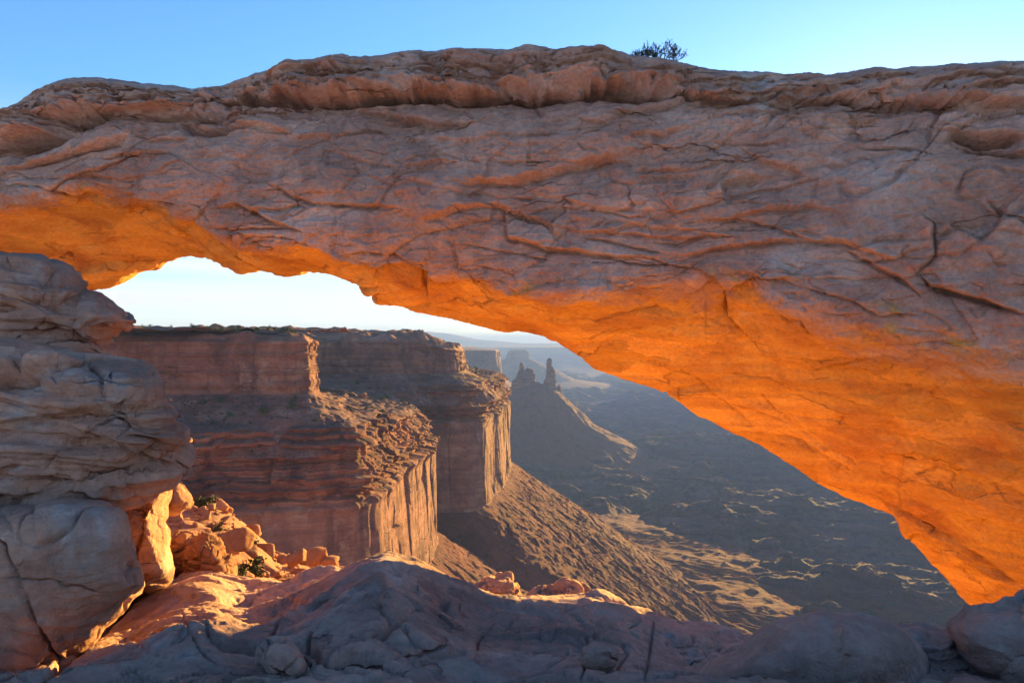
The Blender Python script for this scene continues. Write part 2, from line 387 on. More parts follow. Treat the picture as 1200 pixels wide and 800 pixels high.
    C([(490,262),(540,245),(580,240),(600,250),(640,262),(660,280)], 3, .05, .12, 24)
    C([(585,240),(592,278),(640,292),(720,302),(760,300)], 2.5, .10, .14, 20)
    C([(380,240),(440,243),(475,246)], 2, .07, .06, 14)
    C([(310,213),(340,230),(367,240),(420,242)], 2, .08, .06, 14)
    C([(250,245),(280,240),(300,250),(320,262),(360,272)], 2.4, .10, .14, 16)
    C([(640,262),(680,272),(740,275),(790,280),(860,278)], 2, .05, .08, 20)
    C([(848,345),(850,372),(868,388),(880,400),(897,425)], 2.2, .16, .12, 12)
    C([(800,352),(835,335),(850,345),(880,330),(940,325)], 2.4, .06, .10, 20)
    C([(1080,325),(1090,338),(1130,348),(1200,368)], 3, .16, .12, 18)
    C([(1110,155),(1150,162),(1200,158)], 4, .22, .18, 18)
    C([(980,115),(1040,122),(1090,120),(1140,130),(1200,128)], 3, .08, .12, 14)
    C([(1125,168),(1170,175),(1210,182)], 3, .1, .1, 14)
    C([(1200,225),(1180,240),(1170,262),(1150,280),(1120,265),(1100,250)], 2.2, .05, .10, 30)
    C([(1080,250),(1095,262),(1095,300),(1070,325)], 2, .06, -.08, 24)
    C([(985,290),(1020,310),(1060,330),(1080,350)], 2.2, .08, .08, 20)
    C([(935,335),(1000,355),(1030,372),(1060,370),(1085,372)], 2, .06, .05, 16)
    C([(795,262),(850,258),(900,245),(950,240),(985,250)], 2, .05, .08, 30)
    C([(780,305),(850,290),(920,282),(990,285),(1060,310)], 2.5, .05, .12, 26)
    C([(850,235),(848,215),(870,208),(900,205)], 2.5, .07, .14, 16)
    C([(980,440),(1010,437),(1040,450),(1080,460),(1100,470)], 1.6, .06, .05, 12)
    C([(918,425),(950,440),(985,430),(1010,425)], 1.6, .07, .05, 12)
    C([(1000,530),(1040,534),(1080,535),(1120,545),(1150,560),(1200,585)], 2.6, .16, .14, 36)
    C([(930,460),(980,468),(1030,478)], 1.5, .05, .03, 10)
    C([(1085,415),(1120,420),(1140,440),(1145,455)], 2, .06, .08, 14)
    C([(1035,592),(1080,618),(1130,645),(1200,690)], 3, .07, -.10, 12)
    C([(1052,640),(1075,628),(1100,640)], 1.5, .07, .04, 10)
    C([(430,318),(470,315),(495,325),(500,352)], 2.8, .16, .12, 14)
    C([(495,325),(540,350),(600,372)], 2, .08, .06, 14)
    C([(400,300),(420,296),(460,300),(500,318)], 2, .06, .08, 12)
    C([(330,285),(360,288),(390,300),(405,312)], 2, .08, .12, 12)
    C([(78,290),(100,292),(120,288)], 1.6, .12, .03, 8)
    C([(122,284),(150,283),(175,288),(205,291)], 1.8, .12, .04, 8)
    C([(60,245),(85,247)], 1.6, .08, .03, 8); C([(50,260),(95,267)], 1.4, .06, .02, 8)
    C([(0,320),(80,318),(140,310),(200,306)], 1.5, .03, -.16, 14)
    C([(150,232),(175,237),(205,240)], 2.5, .15, .16, 14)
    C([(795,430),(830,460),(880,500)], 1.5, .05, .03, 10)
    rnd = random.Random(4)
    for k in range(110):      # short cracks and flakes along the bedding
        cu = rnd.uniform(0, 1200); tv = rnd.random()
        Tu = np.interp(cu, u, T); Bu = np.interp(cu, u, B1); Bl = np.interp(cu, u, B)
        cv = Tu+12+(Bu-Tu)*tv if rnd.random() < .75 else Bu+(Bl-Bu)*tv
        L = rnd.uniform(20, 120); sl = rnd.gauss(.1, .18) + (.35 if cu > 800 and cv > 350 else 0)
        pts = [(cu+(q-.5)*L, cv+(q-.5)*L*sl+rnd.gauss(0, 2.5)) for q in (0, .33, .66, 1)]
        C(pts, rnd.uniform(1.2, 2.2), rnd.uniform(.02, .07), rnd.uniform(.0, .07)*(1 if cv < Bu else .5), rnd.uniform(7, 16))
    d *= vis*.97+.03
    # the cap rock stands proud of the face above a deep undercut
    Lc = ips(u, [(-200,150),(230,122),(285,110),(330,107),(420,108),(470,101),(520,107),(600,107),(640,103),(700,99),(760,106),(850,120),(980,118),(1090,122),(1400,130)], 6)
    Lc = Lc + 3*perlin(u/26, 0*u, 1.5+0*u)+1.5*perlin(u/8, 0*u, 1.5+0*u)
    amp = ip(u, [(-200,.1),(265,.10),(288,.30),(640,.30),(800,.2),(880,.12),(1400,.14)])*(1+.5*perlin(u/40, 0*u, 3.1+0*u))
    above = smoothstep(1.5, -1.5, V-Lc[:, None])*smoothstep(.2, 1.0, tt)
    dcap = dcap + amp[:, None]*above - 1.3*amp[:, None]*np.exp(-np.clip(V-Lc[:, None], 0, 99)/4.5)*(1-above)*smoothstep(1.0, 1.05, tt)
    dcap = dcap - .75*face*np.exp(-((UU-85-6*perlin(V/9, 0*V, 1.1))/30)**2-((V-139-.12*(85-UU))/8)**2) - .75*np.exp(-((UU-20)/40)**2-((V-166+.25*(UU-20))/6)**2)*face
    # keep the silhouettes close to the traced ones
    P = P + N*d[..., None]; P[..., 1] -= dcap
    loc = (5.0, 12.0, -6.0)
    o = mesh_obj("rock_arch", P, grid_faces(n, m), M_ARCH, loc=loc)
    wth = 1-smoothstep(1.8, 2.35, tt+.35*fbm(x, y, z, 1.1, 3))  # greyer face, more orange soffit: bounce glow partly put into the colour
    wa = o.data.attributes.new("weathered_vs_glow", 'FLOAT', 'POINT'); wa.data.foreach_set("value", wth.astype(np.float32).ravel())
    return tag(o, "huge sandstone arch spanning the frame, its underside glowing orange over the canyon", "rock arch")
arch = build_arch()

# ------------------------------------------------------------------ rounded rock bodies from a traced outline
def blob(name, outline, y0, front, back, mat, nr=130, na=420, disp=None, power=2.6, parent=None, lean=None, cracks=(), seed=0):
    P = np.array(outline, float)
    c = P.mean(0)
    ang = np.arctan2(P[:, 1]-c[1], P[:, 0]-c[0]); r = np.hypot(P[:, 1]-c[1], P[:, 0]-c[0])
    o = np.argsort(ang); ang, r = ang[o], r[o]
    a = np.linspace(-math.pi, math.pi, na, endpoint=False)
    R = np.interp(a, np.concatenate([ang-2*math.pi, ang, ang+2*math.pi]), np.tile(r, 3))
    k = 3; R = np.convolve(np.concatenate([R[-k:], R, R[:k]]), np.ones(2*k+1)/(2*k+1), 'valid')
    q = np.linspace(-1, 1, nr)                     # -1 front pole, 0 rim, +1 back pole
    ph = (q)*math.pi/2
    rr = np.cos(ph)**(2/power); dd = np.sign(np.sin(ph))*np.abs(np.sin(ph))**(2/power)
    rr = np.maximum(rr, .004)
    u = c[0]+rr[:, None]*R[None]*np.cos(a)[None]; v = c[1]+rr[:, None]*R[None]*np.sin(a)[None]
    dep = np.where(dd < 0, dd*front, dd*back)[:, None] + np.zeros_like(u)
    if lean is not None: dep = dep + lean(u, v)
    ray = np.array([(c[0]-600)/F, 1.0, (400-c[1])/F])
    Q = np.stack([(u-600)/F*y0, y0+0*u, (400-v)/F*y0], -1)+dep[..., None]*ray
    N = normals(Q, True)
    if N[nr//4, 0] @ np.array([0, -1., 0]) < 0: N = -N
    x, y, z = Q[..., 0]+seed*3.1, Q[..., 1], Q[..., 2]
    d = disp(x, y, z, u, v) if disp else 0*x
    fr = smoothstep(.35, .1, q)[:, None]
    d2 = np.zeros_like(u)
    for ck in cracks: crack(u, v, d2, *ck)
    d = (d+d2*fr)*smoothstep(0, .12, np.minimum(1+q, 1-q)+.04)[:, None]
    Q = Q+N*d[..., None]
    loc = ((c[0]-600)/F*y0, y0, float(Q[..., 2].min()))
    return mesh_obj(name, Q, grid_faces(nr, na, True), mat, parent=parent, loc=loc)

def d_slick(x, y, z, u, v):
    wz = z+.10*fbm(x, y, z, .7, 3)+.16*x
    return .10*fbm(x, y, z, .9, 4)+.02*fbm(x, y, z, .14, 4, .6)+.05*strata(wz, .28)+.03*strata(wz+.5, .10, 2)-.09*veins(x*.4, y*.4, wz, .35, .07, 4)-.02*veins(x*.35, y*.35, wz, .13, .09, 6)
def d_smooth(x, y, z, u, v):
    return .07*fbm(x, y, z, 1.0, 4)+.022*fbm(x, y, z, .16, 5, .62)+.02*facets(x+.2*z, y, z, .7, .7, .35)+.01*strata(z+.1*fbm(x, y, z, .6, 3)+.3*x, .2)-.05*veins(x, y, z, .9, .03, 4)
def d_rough(x, y, z, u, v):
    return .10*facets(x, y, z, .45, .45, .3)+.05*fbm(x, y, z, .3, 4)+.03*facets(x+4, y, z, .16, .16, .1)

pil = tag(empty("rock_pillar", (-4.2, 6.2, -2.2)), "stacked rounded grey-brown sandstone pillar at the left edge, sunlit gold on its right side", "rock pillar")
blob("upper_block", [(-160,280),(-60,290),(0,300),(25,304),(60,320),(95,345),(130,357),(150,368),(156,378),(150,388),(134,399),(128,415),(112,428),(60,440),(0,440),(-160,440)],
     7.2, 1.6, 1.8, M_PILLAR, 330, 900, d_slick, 2.4, pil, cracks=[
     ([(0,420),(60,418),(100,425)], 3, .15, .1, 20), ([(40,385),(80,390),(110,410)], 2, .06, .1, 20), ([(35,352),(80,362),(120,378)], 2, .05, .1, 20),
     ([(0,360),(50,350),(90,352)], 2, .04, .08, 14), ([(0,325),(40,330),(90,345)], 2, .04, .08, 14)])
blob("neck", [(90,395),(128,398),(134,404),(132,415),(137,433),(120,450),(90,450),(70,420)], 8.0, .5, .8, M_PILLAR, 120, 300, d_smooth, 2.2, pil, seed=2)
blob("middle_block", [(-170,425),(-60,415),(0,414),(60,416),(100,432),(135,436),(160,437),(178,450),(195,468),(212,486),(222,500),(225,514),(220,527),(206,543),(192,556),(160,570),(120,585),(60,606),(0,612),(-170,620)],
     6.0, 1.3, 1.6, M_PILLAR, 380, 1100, d_slick, 2.5, pil, cracks=[
     ([(0,452),(60,450),(100,440)], 2.5, .10, .10, 18), ([(0,500),(60,492),(120,480),(180,478)], 2, .08, .12, 18), ([(100,440),(118,455),(118,478)], 1.8, .05, .05, 10),
     ([(60,492),(110,512),(150,530),(185,528)], 2, .07, .09, 18), ([(140,480),(138,500),(128,512)], 1.6, .05, .04, 10), ([(0,575),(60,560),(130,545),(190,535),(222,515)], 2, .06, -.10, 24),
     ([(75,510),(70,530),(60,545)], 1.6, .04, .04, 10)])
blob("column", [(60,575),(110,568),(150,558),(192,552),(202,565),(203,578),(196,592),(194,612),(196,640),(200,668),(196,678),(170,690),(120,700),(60,690)],
     6.8, .9, 1.2, M_PILLAR, 260, 600, d_smooth, 2.2, pil, seed=1, cracks=[
     ([(152,590),(166,605),(166,625),(158,645),(160,668),(170,685)], 2.2, .1, .06, 16), ([(140,562),(166,565),(165,590),(180,600)], 2, .05, .08, 12)])
blob("lower_block", [(-180,600),(-60,596),(0,598),(40,596),(90,592),(125,594),(143,606),(150,630),(155,655),(166,686),(150,705),(120,735),(80,770),(50,802),(20,830),(-180,860)],
     5.0, 1.0, 1.8, M_PILLAR, 330, 900, d_smooth, 2.6, pil, seed=4, cracks=[
     ([(0,632),(15,645),(25,672),(40,712),(62,750),(80,765)], 2, .12, .04, 14), ([(0,780),(30,770),(62,752),(90,740),(140,712)], 1.8, .08, .05, 14)])
blob("knob", [(192,560),(205,562),(219,575),(223,588),(216,598),(202,604),(190,600),(186,580)], 7.2, .35, .6, M_PILLAR, 80, 200, d_smooth, 2.0, pil, seed=6)

# ------------------------------------------------------------------ foreground rock shelf (the ground) and our own mesa wall
def build_ledge():
    u = np.arange(-420, 1620, 1.6)
    vc = ips(u, [(-500,700),(0,700),(150,690),(190,678),(240,672),(290,690),(340,686),(380,674),(420,658),(450,651),(490,662),(530,681),(570,698),(610,698),(650,698),(700,703),(740,714),(800,737),(860,750),(900,756),(1000,765),(1100,762),(1200,752),(1700,735)], 14)
    yc = ips(u, [(-500,8),(150,7.5),(290,7.2),(380,6.6),(450,6.3),(530,6.8),(620,7.2),(800,6.6),(900,6.2),(1200,6.2),(1700,6.5)], 60)
    zc = (400-vc)/F*yc
    r = np.concatenate([np.linspace(0, 1, 420, endpoint=False), np.linspace(1, 2, 60, endpoint=False), np.linspace(2, 5, 120)])
    n, m = len(u), len(r)
    K = [(0, 1.0+0*u, -1.62+0*u), (.35, 2.9+0*u, -1.62+.0*u), (.7, .45*2.9+.55*yc, -.25*1.55+.75*zc+.12), (1, yc, zc), (1.3, yc+.5, zc-.12), (2, yc+1.6, zc-1.1),
         (3, yc+5, zc-4.5), (3.6, yc+22, zc-20), (4.3, yc+75, zc-70), (5, yc+130, -140+0*u)]
    kt = np.array([k[0] for k in K], float); ky = np.stack([k[1] for k in K], 1); kz = np.stack([k[2] for k in K], 1)
    idx = np.clip(np.searchsorted(kt, r, side='right')-1, 0, len(kt)-2); f = (r-kt[idx])/(kt[idx+1]-kt[idx])
    Y = ky[:, idx]*(1-f)+ky[:, idx+1]*f; Z = kz[:, idx]*(1-f)+kz[:, idx+1]*f
    Y = blur(Y, 9, 1); Z = blur(Z, 9, 1)
    UU = np.repeat(u[:, None], m, 1); X = (UU-600)/F*Y
    rr = np.repeat(r[None], n, 0)
    near = 1-smoothstep(1.2, 2.5, rr)
    keep = 1-.6*smoothstep(.85, 1, rr)*(1-smoothstep(1, 1.1, rr))
    h = near*keep*(.13*fbm(X, Y*1.0, 0*X, 1.3, 3)+.05*fbm(X, Y, 0*X, .45, 4)+.014*fbm(X, Y, 0*X, .12, 5, .62))
    # whalebacks running from lower left to upper right
    a, b = X*.85+Y*.52, -X*.52+Y*.85
    h += near*keep*.09*(1-np.abs(perlin(a/2.6, b/.75+.3*perlin(a, b, 1), 3.3))*2.2)
    h += near*.02*facets(a, b, 0*a, 1.1, .55, 1, 1.0)
    h += near*.016*strata(b+.3*fbm(X, Y, 0*X, .8, 3), .25)
    V = 400-F*(Z+h)/Y
    d = np.zeros_like(UU)
    h -= near*keep*(.09*veins(a*.6, b*1.5, 0*a, 1.1, .05, 1)+.05*veins(a*.6, b*1.2, 0*a, .45, .06, 2))
    h += near*.018*fbm(a, b*2.5, 0*a, .3, 5, .65, ridged=True)
    C = lambda pts, w=2.5, dep=.06, st=0., fd=22.: crack(UU, V, d, pts, w, dep*.7, st*.35, fd, 1.5)
    C([(241,723),(245,740),(262,756),(308,760),(320,745)], 2.2, .12, .10, 20)
    C([(332,720),(321,737),(322,751),(350,765),(364,772)], 2.2, .12, .10, 20)
    C([(385,721),(366,735),(361,758),(385,772),(445,772),(480,795)], 2.6, .12, .10, 20)
    C([(434,709),(462,726),(490,747),(518,770)], 1.6, .07, .03, 14)
    C([(557,765),(564,740),(581,730)], 1.5, .07, .03, 12)
    C([(599,739),(644,749),(655,740)], 1.5, .06, .04, 12); C([(609,719),(590,735)], 1.2, .04)
    C([(685,735),(690,765),(680,800)], 1.5, .06, .02, 12)
    C([(765,720),(762,760),(755,800)], 1.5, .07, .03, 12)
    C([(727,755),(735,765),(722,785),(700,792)], 1.6, .08, .04, 12)
    C([(210,712),(225,740),(235,760),(258,782)], 1.2, .05); C([(170,690),(200,675),(215,668)], 2, .09, .06, 14)
    C([(50,800),(82,765),(120,735),(155,700),(172,688)], 4, .3, .05, 14)
    C([(430,680),(520,690),(600,712),(680,722)], 2, .05, .06, 18)
    C([(180,690),(230,700),(280,705),(330,700)], 1.8, .05, .05, 14)
    rnd = random.Random(9)
    for k in range(90):
        cu = rnd.uniform(150, 1200); cv = rnd.uniform(np.interp(cu, u, vc)+6, 800); L = rnd.uniform(15, 70); s_ = rnd.gauss(.25, .5)
        C([(cu+(q-.5)*L, cv+(q-.5)*L*s_*.6+rnd.gauss(0, 2)) for q in (0, .33, .66, 1)], rnd.uniform(1, 1.6), rnd.uniform(.015, .045), rnd.uniform(0, .03), 10)
    Z = Z+h+d*near
    farr = smoothstep(2, 3, rr)
    Z = Z+farr*(.6*fbm(X, Y, Z, 6, 4)); Y = Y+farr*1.2*facets(X, Y, Z, 5, 5, 3)
    o = mesh_obj("ground", np.stack([X, Y, Z], -1), grid_faces(n, m), M_LEDGE)
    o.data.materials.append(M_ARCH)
    mi = np.zeros((n-1, m-1), np.int32); mi[:, rr[0, :-1] > 1.75] = 1  # unseen slope behind the crest: bright orange added to bounce sun under the arch
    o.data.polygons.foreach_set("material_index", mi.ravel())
    return tag(o, kind="structure"), u, vc, yc
ledge, _u, _vc, _yc = build_ledge()

# loose and rounded rocks on the shelf
tag(blob("boulder", [(815,800),(840,775),(862,765),(880,748),(905,733),(940,725),(985,724),(1030,731),(1062,745),(1082,768),(1088,800),(1080,850),(960,870),(840,850)], 4.6, .8, 1.0, M_LEDGE, 220, 700, lambda x,y,z,u,v: .06*fbm(x,y,z,.8,3)+.012*fbm(x,y,z,.14,3), 2.3, seed=3,
    cracks=[([(985,740),(975,760),(990,770)], 1.6, .04, .03, 10), ([(880,775),(920,765),(945,790)], 1.5, .03, .03, 12)]),
    "big smooth grey rounded boulder at the bottom right of the shelf", "boulder")
tag(blob("boulder", [(1030,735),(1060,728),(1100,740),(1140,765),(1175,800),(1180,860),(1050,860),(1030,790)], 5.2, .7, .9, M_LEDGE, 150, 500, d_slick, 2.3, seed=5),
    "dark bluish layered slab just right of the big smooth boulder", "boulder")
tag(blob("boulder", [(1118,735),(1140,722),(1165,714),(1200,712),(1300,715),(1320,860),(1190,860),(1165,800),(1130,765)], 5.0, .8, 1.2, M_LEDGE, 180, 500, d_smooth, 2.3, seed=7),
    "purple-grey boulder in the bottom right corner below the foot of the arch", "boulder")
tag(blob("boulder", [(683,760),(692,755),(712,756),(725,762),(724,774),(714,785),(695,786),(683,778)], 3.9, .14, .14, M_LEDGE, 70, 180, d_smooth and (lambda x,y,z,u,v: .018*fbm(x,y,z,.25,3)), 2.6, seed=8),
    "small loose cobble sitting in a crack of the shelf near the bottom centre", "boulder")
tag(blob("boulder", [(303,765),(315,755),(338,753),(352,765),(358,782),(350,800),(320,805),(304,790)], 3.7, .18, .2, M_LEDGE, 80, 220, lambda x,y,z,u,v: .05*facets(x,y,z,.3,.3,.2)+.04*fbm(x,y,z,.3,4), 3.2, seed=9),
    "round boulder wedged between the cracked whalebacks at bottom left centre", "boulder")
tag(blob("boulder", [(548,700),(560,686),(575,677),(590,674),(604,680),(612,692),(618,705),(590,715),(555,712)], 8.6, .5, .7, M_PILLAR, 90, 260, lambda x,y,z,u,v: d_rough(x,y,z,u,v)*1.1, 2.6, seed=11),
    "sunlit golden boulder on the rim behind the middle of the shelf", "boulder")
tag(blob("boulder", [(600,704),(620,695),(650,691),(690,697),(705,706),(690,716),(620,716)], 8.4, .5, .7, M_PILLAR, 90, 260, lambda x,y,z,u,v: d_rough(x,y,z,u,v)*.9, 2.6, seed=12),
    "flat sunlit slab on the rim right of the golden boulder", "boulder")
tag(blob("boulder", [(194,640),(200,627),(216,622),(228,628),(236,640),(240,655),(236,676),(215,680),(196,668)], 8.3, .6, .8, M_RUBBLE, 120, 320, d_rough, 2.3, seed=13),
    "rough orange rock glowing beside the base of the left pillar", "boulder")
tag(blob("boulder", [(214,655),(225,638),(240,632),(254,636),(264,650),(268,665),(274,682),(262,686),(235,682),(216,672)], 7.9, .5, .7, M_RUBBLE, 120, 320, d_rough, 2.3, seed=14),
    "rough orange rock in front of the rubble slope, second from the left pillar", "boulder")

# ------------------------------------------------------------------ rubble slope beyond the shelf, left
def build_rubble():
    nx, ny = 260, 260
    s = np.linspace(0, 1, nx)[:, None]; t = np.linspace(0, 1, ny)[None]
    y = 9.5+t*16+0*s
    u = 120+s*360+0*t
    # crest line of the slope in the photo
    top = ip(u, [(120,575),(220,592),(270,605),(300,625),(330,650),(400,668),(440,700),(500,740)])
    bot = ip(u, [(120,720),(300,720),(500,760)])
    v = bot+(top-bot)*smoothstep(0, .62, t)**.8 + 500*np.maximum(0, t-.66)**1.1
    X = (u-600)/F*y; Z = (400-v)/F*y
    Z = Z + .35*fbm(X, y, 0*X, 2, 4)+.12*facets(X, y, 0*X, .8, .8, .8)
    o = mesh_obj("terrain", np.stack([X, y, Z], -1), grid_faces(nx, ny), M_RUBBLE)
    return tag(o, kind="structure"), X, y, Z, v
rub, RX, RY, RZ, RV = build_rubble()
def rock_mesh(name, seed, mat, ang=1.0):
    n, m = 22, 30
    th = np.linspace(.02, math.pi-.02, n)[:, None]; ph = np.linspace(0, 2*math.pi, m, endpoint=False)[None]
    x = np.sin(th)*np.cos(ph); y = np.sin(th)*np.sin(ph); z = np.cos(th)+0*ph
    rs = np.random.RandomState(seed)
    R = np.full(x.shape, 1.3)
    for k in range(9):      # cut by random planes: an angular block
        nn = rs.normal(size=3); nn /= np.linalg.norm(nn); dd = rs.uniform(.42, .8)
        c = x*nn[0]+y*nn[1]+z*nn[2]; R = np.minimum(R, np.where(c > .05, dd/np.maximum(c, .05), 9))
    R = R*(1+.06*fbm(x+seed, y, z, .5, 3))
    return [x*R, y*R*rs.uniform(.7, 1), z*R*rs.uniform(.5, .8)], (n, m)
ROCKS = []
for k in range(6):
    (x, y, z), (n, m) = rock_mesh("block", k+3, M_RUBBLE)
    o = mesh_obj("rubble_block", np.stack([x, y, z], -1), grid_faces(n, m, True, True), M_RUBBLE)
    ROCKS.append(o.data); bpy.data.objects.remove(o)
rnd = random.Random(21)
cnt = 0
while cnt < 290:
    i = rnd.randrange(260); j = rnd.randrange(20, 175)
    if RV[i, j] > 715: continue
    s = math.exp(rnd.gauss(-2.05, .45))
    o = bpy.data.objects.new("rubble_block", rnd.choice(ROCKS)); COL.objects.link(o)
    o.location = (RX[i, j], RY[i, j], RZ[i, j]+s*.15); o.scale = (s,)*3
    o.rotation_euler = (rnd.uniform(-.5, .5), rnd.uniform(-.5, .5), rnd.uniform(0, 6.28))
    tag(o, "broken orange sandstone block on the rubble slope right of the left pillar", "rock", "blocks strewn over the rubble slope")
    cnt += 1
for (cu, cv, yy, s, lab) in ((249,593,15,0.14,"lone rounded rock perched on the crest of the rubble slope"),(283,625,13,0.34,"pale smooth boulder halfway down the crest of the rubble slope"),(372,655,12,0.26,"cracked boulder at the right foot of the rubble slope"),(388,660,12,0.20,"outermost boulder at the right tip of the rubble slope"),(345,652,12.2,0.22,"blocky boulder on the low crest left of the cracked boulder")):
    o = bpy.data.objects.new("boulder", ROCKS[cnt % 6]); COL.objects.link(o); cnt += 1
    o.location = ((cu-600)/F*yy, yy, (400-cv)/F*yy-.1*s); o.scale = (s,)*3; o.rotation_euler = (0, 0, cnt)
    tag(o, lab, "boulder")

# ------------------------------------------------------------------ cliffs: a rim line swept along a profile
def sweep(contour, ds, profile, dispf, smooth=4, zrim=None):
    """contour: (x,y) list walked so that the canyon lies on its right. profile: list (offset outward, z, rows)"""
    C = np.array(contour, float)
    L = np.concatenate([[0], np.cumsum(np.hypot(*np.diff(C, axis=0).T))])
    s = np.arange(0, L[-1], ds)
    x = blur(np.interp(s, L, C[:, 0]), int(smooth/ds)); y = blur(np.interp(s, L, C[:, 1]), int(smooth/ds))
    return s, x, y
def cliff(name, contour, ds, prof, mat, dispf, smooth=4, nsm=30, zoff=None, ret=False):
    s, x, y = sweep(contour, ds, prof, dispf, smooth)
    tx, ty = np.gradient(x), np.gradient(y); tx, ty = blur(tx, int(nsm/ds)), blur(ty, int(nsm/ds))
    l = np.hypot(tx, ty)+1e-9; nx, ny = ty/l, -tx/l          # right-hand side
    off = []; zz = []; tt = []
    for k in range(len(prof)-1):
        n = prof[k][2]
        q = np.linspace(0, 1, n, endpoint=(k == len(prof)-2))
        off += list(prof[k][0]+(prof[k+1][0]-prof[k][0])*q); zz += list(prof[k][1]+(prof[k+1][1]-prof[k][1])*q); tt += list(k+q)
    off, zz, tt = map(np.array, (off, zz, tt))
    O = off[None]+0*s[:, None]; Z = zz[None]+0*s[:, None]; T = tt[None]+0*s[:, None]
    if zoff is not None: Z = Z+zoff(s, x, y)[:, None]*np.interp(tt, zoff.w[0], zoff.w[1])[None]
    X0 = x[:, None]+nx[:, None]*O; Y0 = y[:, None]+ny[:, None]*O
    dO, dZ = dispf(X0, Y0, Z, T, s[:, None]+0*O)
    X = X0+nx[:, None]*dO; Y = Y0+ny[:, None]*dO; Z = Z+dZ
    o = mesh_obj(name, np.stack([X, Y, Z], -1), grid_faces(len(s), len(tt)), mat)
    return (o, X, Y, Z, T) if ret else o

# upper cliffs.  profile index: 0-1 plateau, 1-2 rim dome, 2-3 face, 3-4 foot
def disp_upper(X, Y, Z, T, s):
    face = smoothstep(2.6, 3.0, T)*(1-smoothstep(3.9, 4.05, T)); top = 1-smoothstep(2.2, 2.9, T)
    dO = face*(3.0*fbm(X, Y, Z*.25, 22, 3)+1.6*facets(X, Y, Z, 11, 11, 22)+.7*facets(X+50, Y, Z, 3.5, 3.5, 7)+.5*strata(Z+1.2*fbm(X, Y, Z, 20, 2), 2.2))
    foot = smoothstep(4.0, 4.3, T); dO = dO+foot*(2.5*fbm(X, Y, Z, 12, 4)+1.4*facets(X, Y, Z, 3, 3, 2))
    dZ = top*(2.2*np.maximum(0, fbm(X, Y, 0*X, 18, 3)+.1)*2+1.6*np.maximum(0, fbm(X+99, Y, 0*X, 60, 2)+.05)*2+.5*facets(X, Y, 0*X, 6, 6, 6))
    return dO, dZ
PU = [(-170, 6.5, 70), (-30, 4.2, 40), (-3, 2.2, 24), (0, 0.0, 110), (1.5, -23.0, 40), (16, -32, 10), (30, -46, 1)]
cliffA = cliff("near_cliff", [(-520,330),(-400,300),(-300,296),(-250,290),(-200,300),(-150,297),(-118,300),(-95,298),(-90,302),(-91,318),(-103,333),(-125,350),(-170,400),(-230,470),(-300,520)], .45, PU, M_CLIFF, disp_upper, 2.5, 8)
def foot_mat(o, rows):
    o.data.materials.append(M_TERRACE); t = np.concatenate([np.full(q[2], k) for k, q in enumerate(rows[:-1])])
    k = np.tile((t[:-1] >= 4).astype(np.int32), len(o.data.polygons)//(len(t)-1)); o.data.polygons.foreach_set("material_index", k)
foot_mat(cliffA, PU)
tag(cliffA, "nearest sheer dark-streaked cliff with a sunlit right edge, under the scrubby plateau", "cliff")
def disp_b(X, Y, Z, T, s):
    dO, dZ = disp_upper(X, Y, Z, T, s)
    return dO*1.3, dZ*1.8-smoothstep(-90, -35, X)*(9)*(Z > -16)
cliffB = cliff("middle_cliff", [(-560,560),(-420,545),(-330,520),(-260,540),(-205,575),(-165,560),(-130,575),(-100,568),(-78,590),(-60,588),(-48,604),(-44,640),(-70,700),(-140,800),(-260,900)], .8, [(-220, 10, 70), (-40, 5, 40), (-5, 2.0, 24), (0, -1, 90), (3, -27, 40), (20, -36, 10), (34, -52, 1)], M_CLIFF, disp_b, 4, 14)
foot_mat(cliffB, [(-220, 10, 70), (-40, 5, 40), (-5, 2.0, 24), (0, -1, 90), (3, -27, 40), (20, -36, 10), (34, -52, 1)])
tag(cliffB, "second cliff band behind the bushy terrace, lower and lumpier than the nearest cliff", "cliff")

# lower mesa: bench, ledges, sheer wall, talus
def disp_lower(X, Y, Z, T, s):
    bench = 1-smoothstep(.9, 1.05, T)
    ledge = smoothstep(.9, 1.05, T)*(1-smoothstep(1.95, 2.1, T))
    wall = smoothstep(1.9, 2.1, T)*(1-smoothstep(2.95, 3.05, T))
    tal = smoothstep(2.95, 3.1, T)
    big = 6.5*fbm(X, Y, Z*.2, 36, 4)
    dO = (ledge+wall)*big
    zw = Z+4.0*fbm(X, Y, Z*.3, 45, 3)+1.2*facets(X, Y, Z, 16, 16, 60)
    dO = dO+ledge*(3.0*strata(zw, 6.5)+1.3*strata(zw, 2.2, 3)+4.2*facets(X, Y, Z, 22, 22, 30)+1.9*facets(X+9, Y, Z, 9, 9, 13)+.8*smoothstep(-.25,.2,fbm(X,Y,Z,25,2))*facets(X+30, Y, Z, 3.4, 3.4, 5)+.5*fbm(X, Y, Z, 2, 3))
    dO = dO+wall*(2.2*facets(X, Y, Z, 26, 26, 70)+.4*facets(X+60, Y, Z, 8, 8, 24)+.4*fbm(X, Y, Z*.3, 3, 3))
    gul = .55*fbm(s, (T-3)*60+0*s, 0*s, 30, 6, .55, ridged=True)+.45*fbm(X, Y, 0*X, 60, 3, ridged=True)
    dZ = tal*(13*gul*np.clip(T-3, 0, 1)+2.2*fbm(X, Y, 0*X, 9, 4, .6)+1.6*facets(X, Y, 0*X, 11, 11, 9)+(.35+.9*smoothstep(-.1,.3,fbm(X,Y,0*X,40,2)))*facets(X, Y, 0*X, 4, 4, 3))
    dZ = dZ+bench*(1.8*fbm(X, Y, 0*X, 14, 4)+.9*facets(X, Y, 0*X, 4, 4, 4)+2.0*strata(Z*1.0+.8*fbm(X, Y, 0*X, 30, 2), 3)*.5)
    return dO, dZ
def zoffL(s, x, y):
    return blur(-12*smoothstep(350, 430, y)*(1-smoothstep(500, 560, y)), 60)
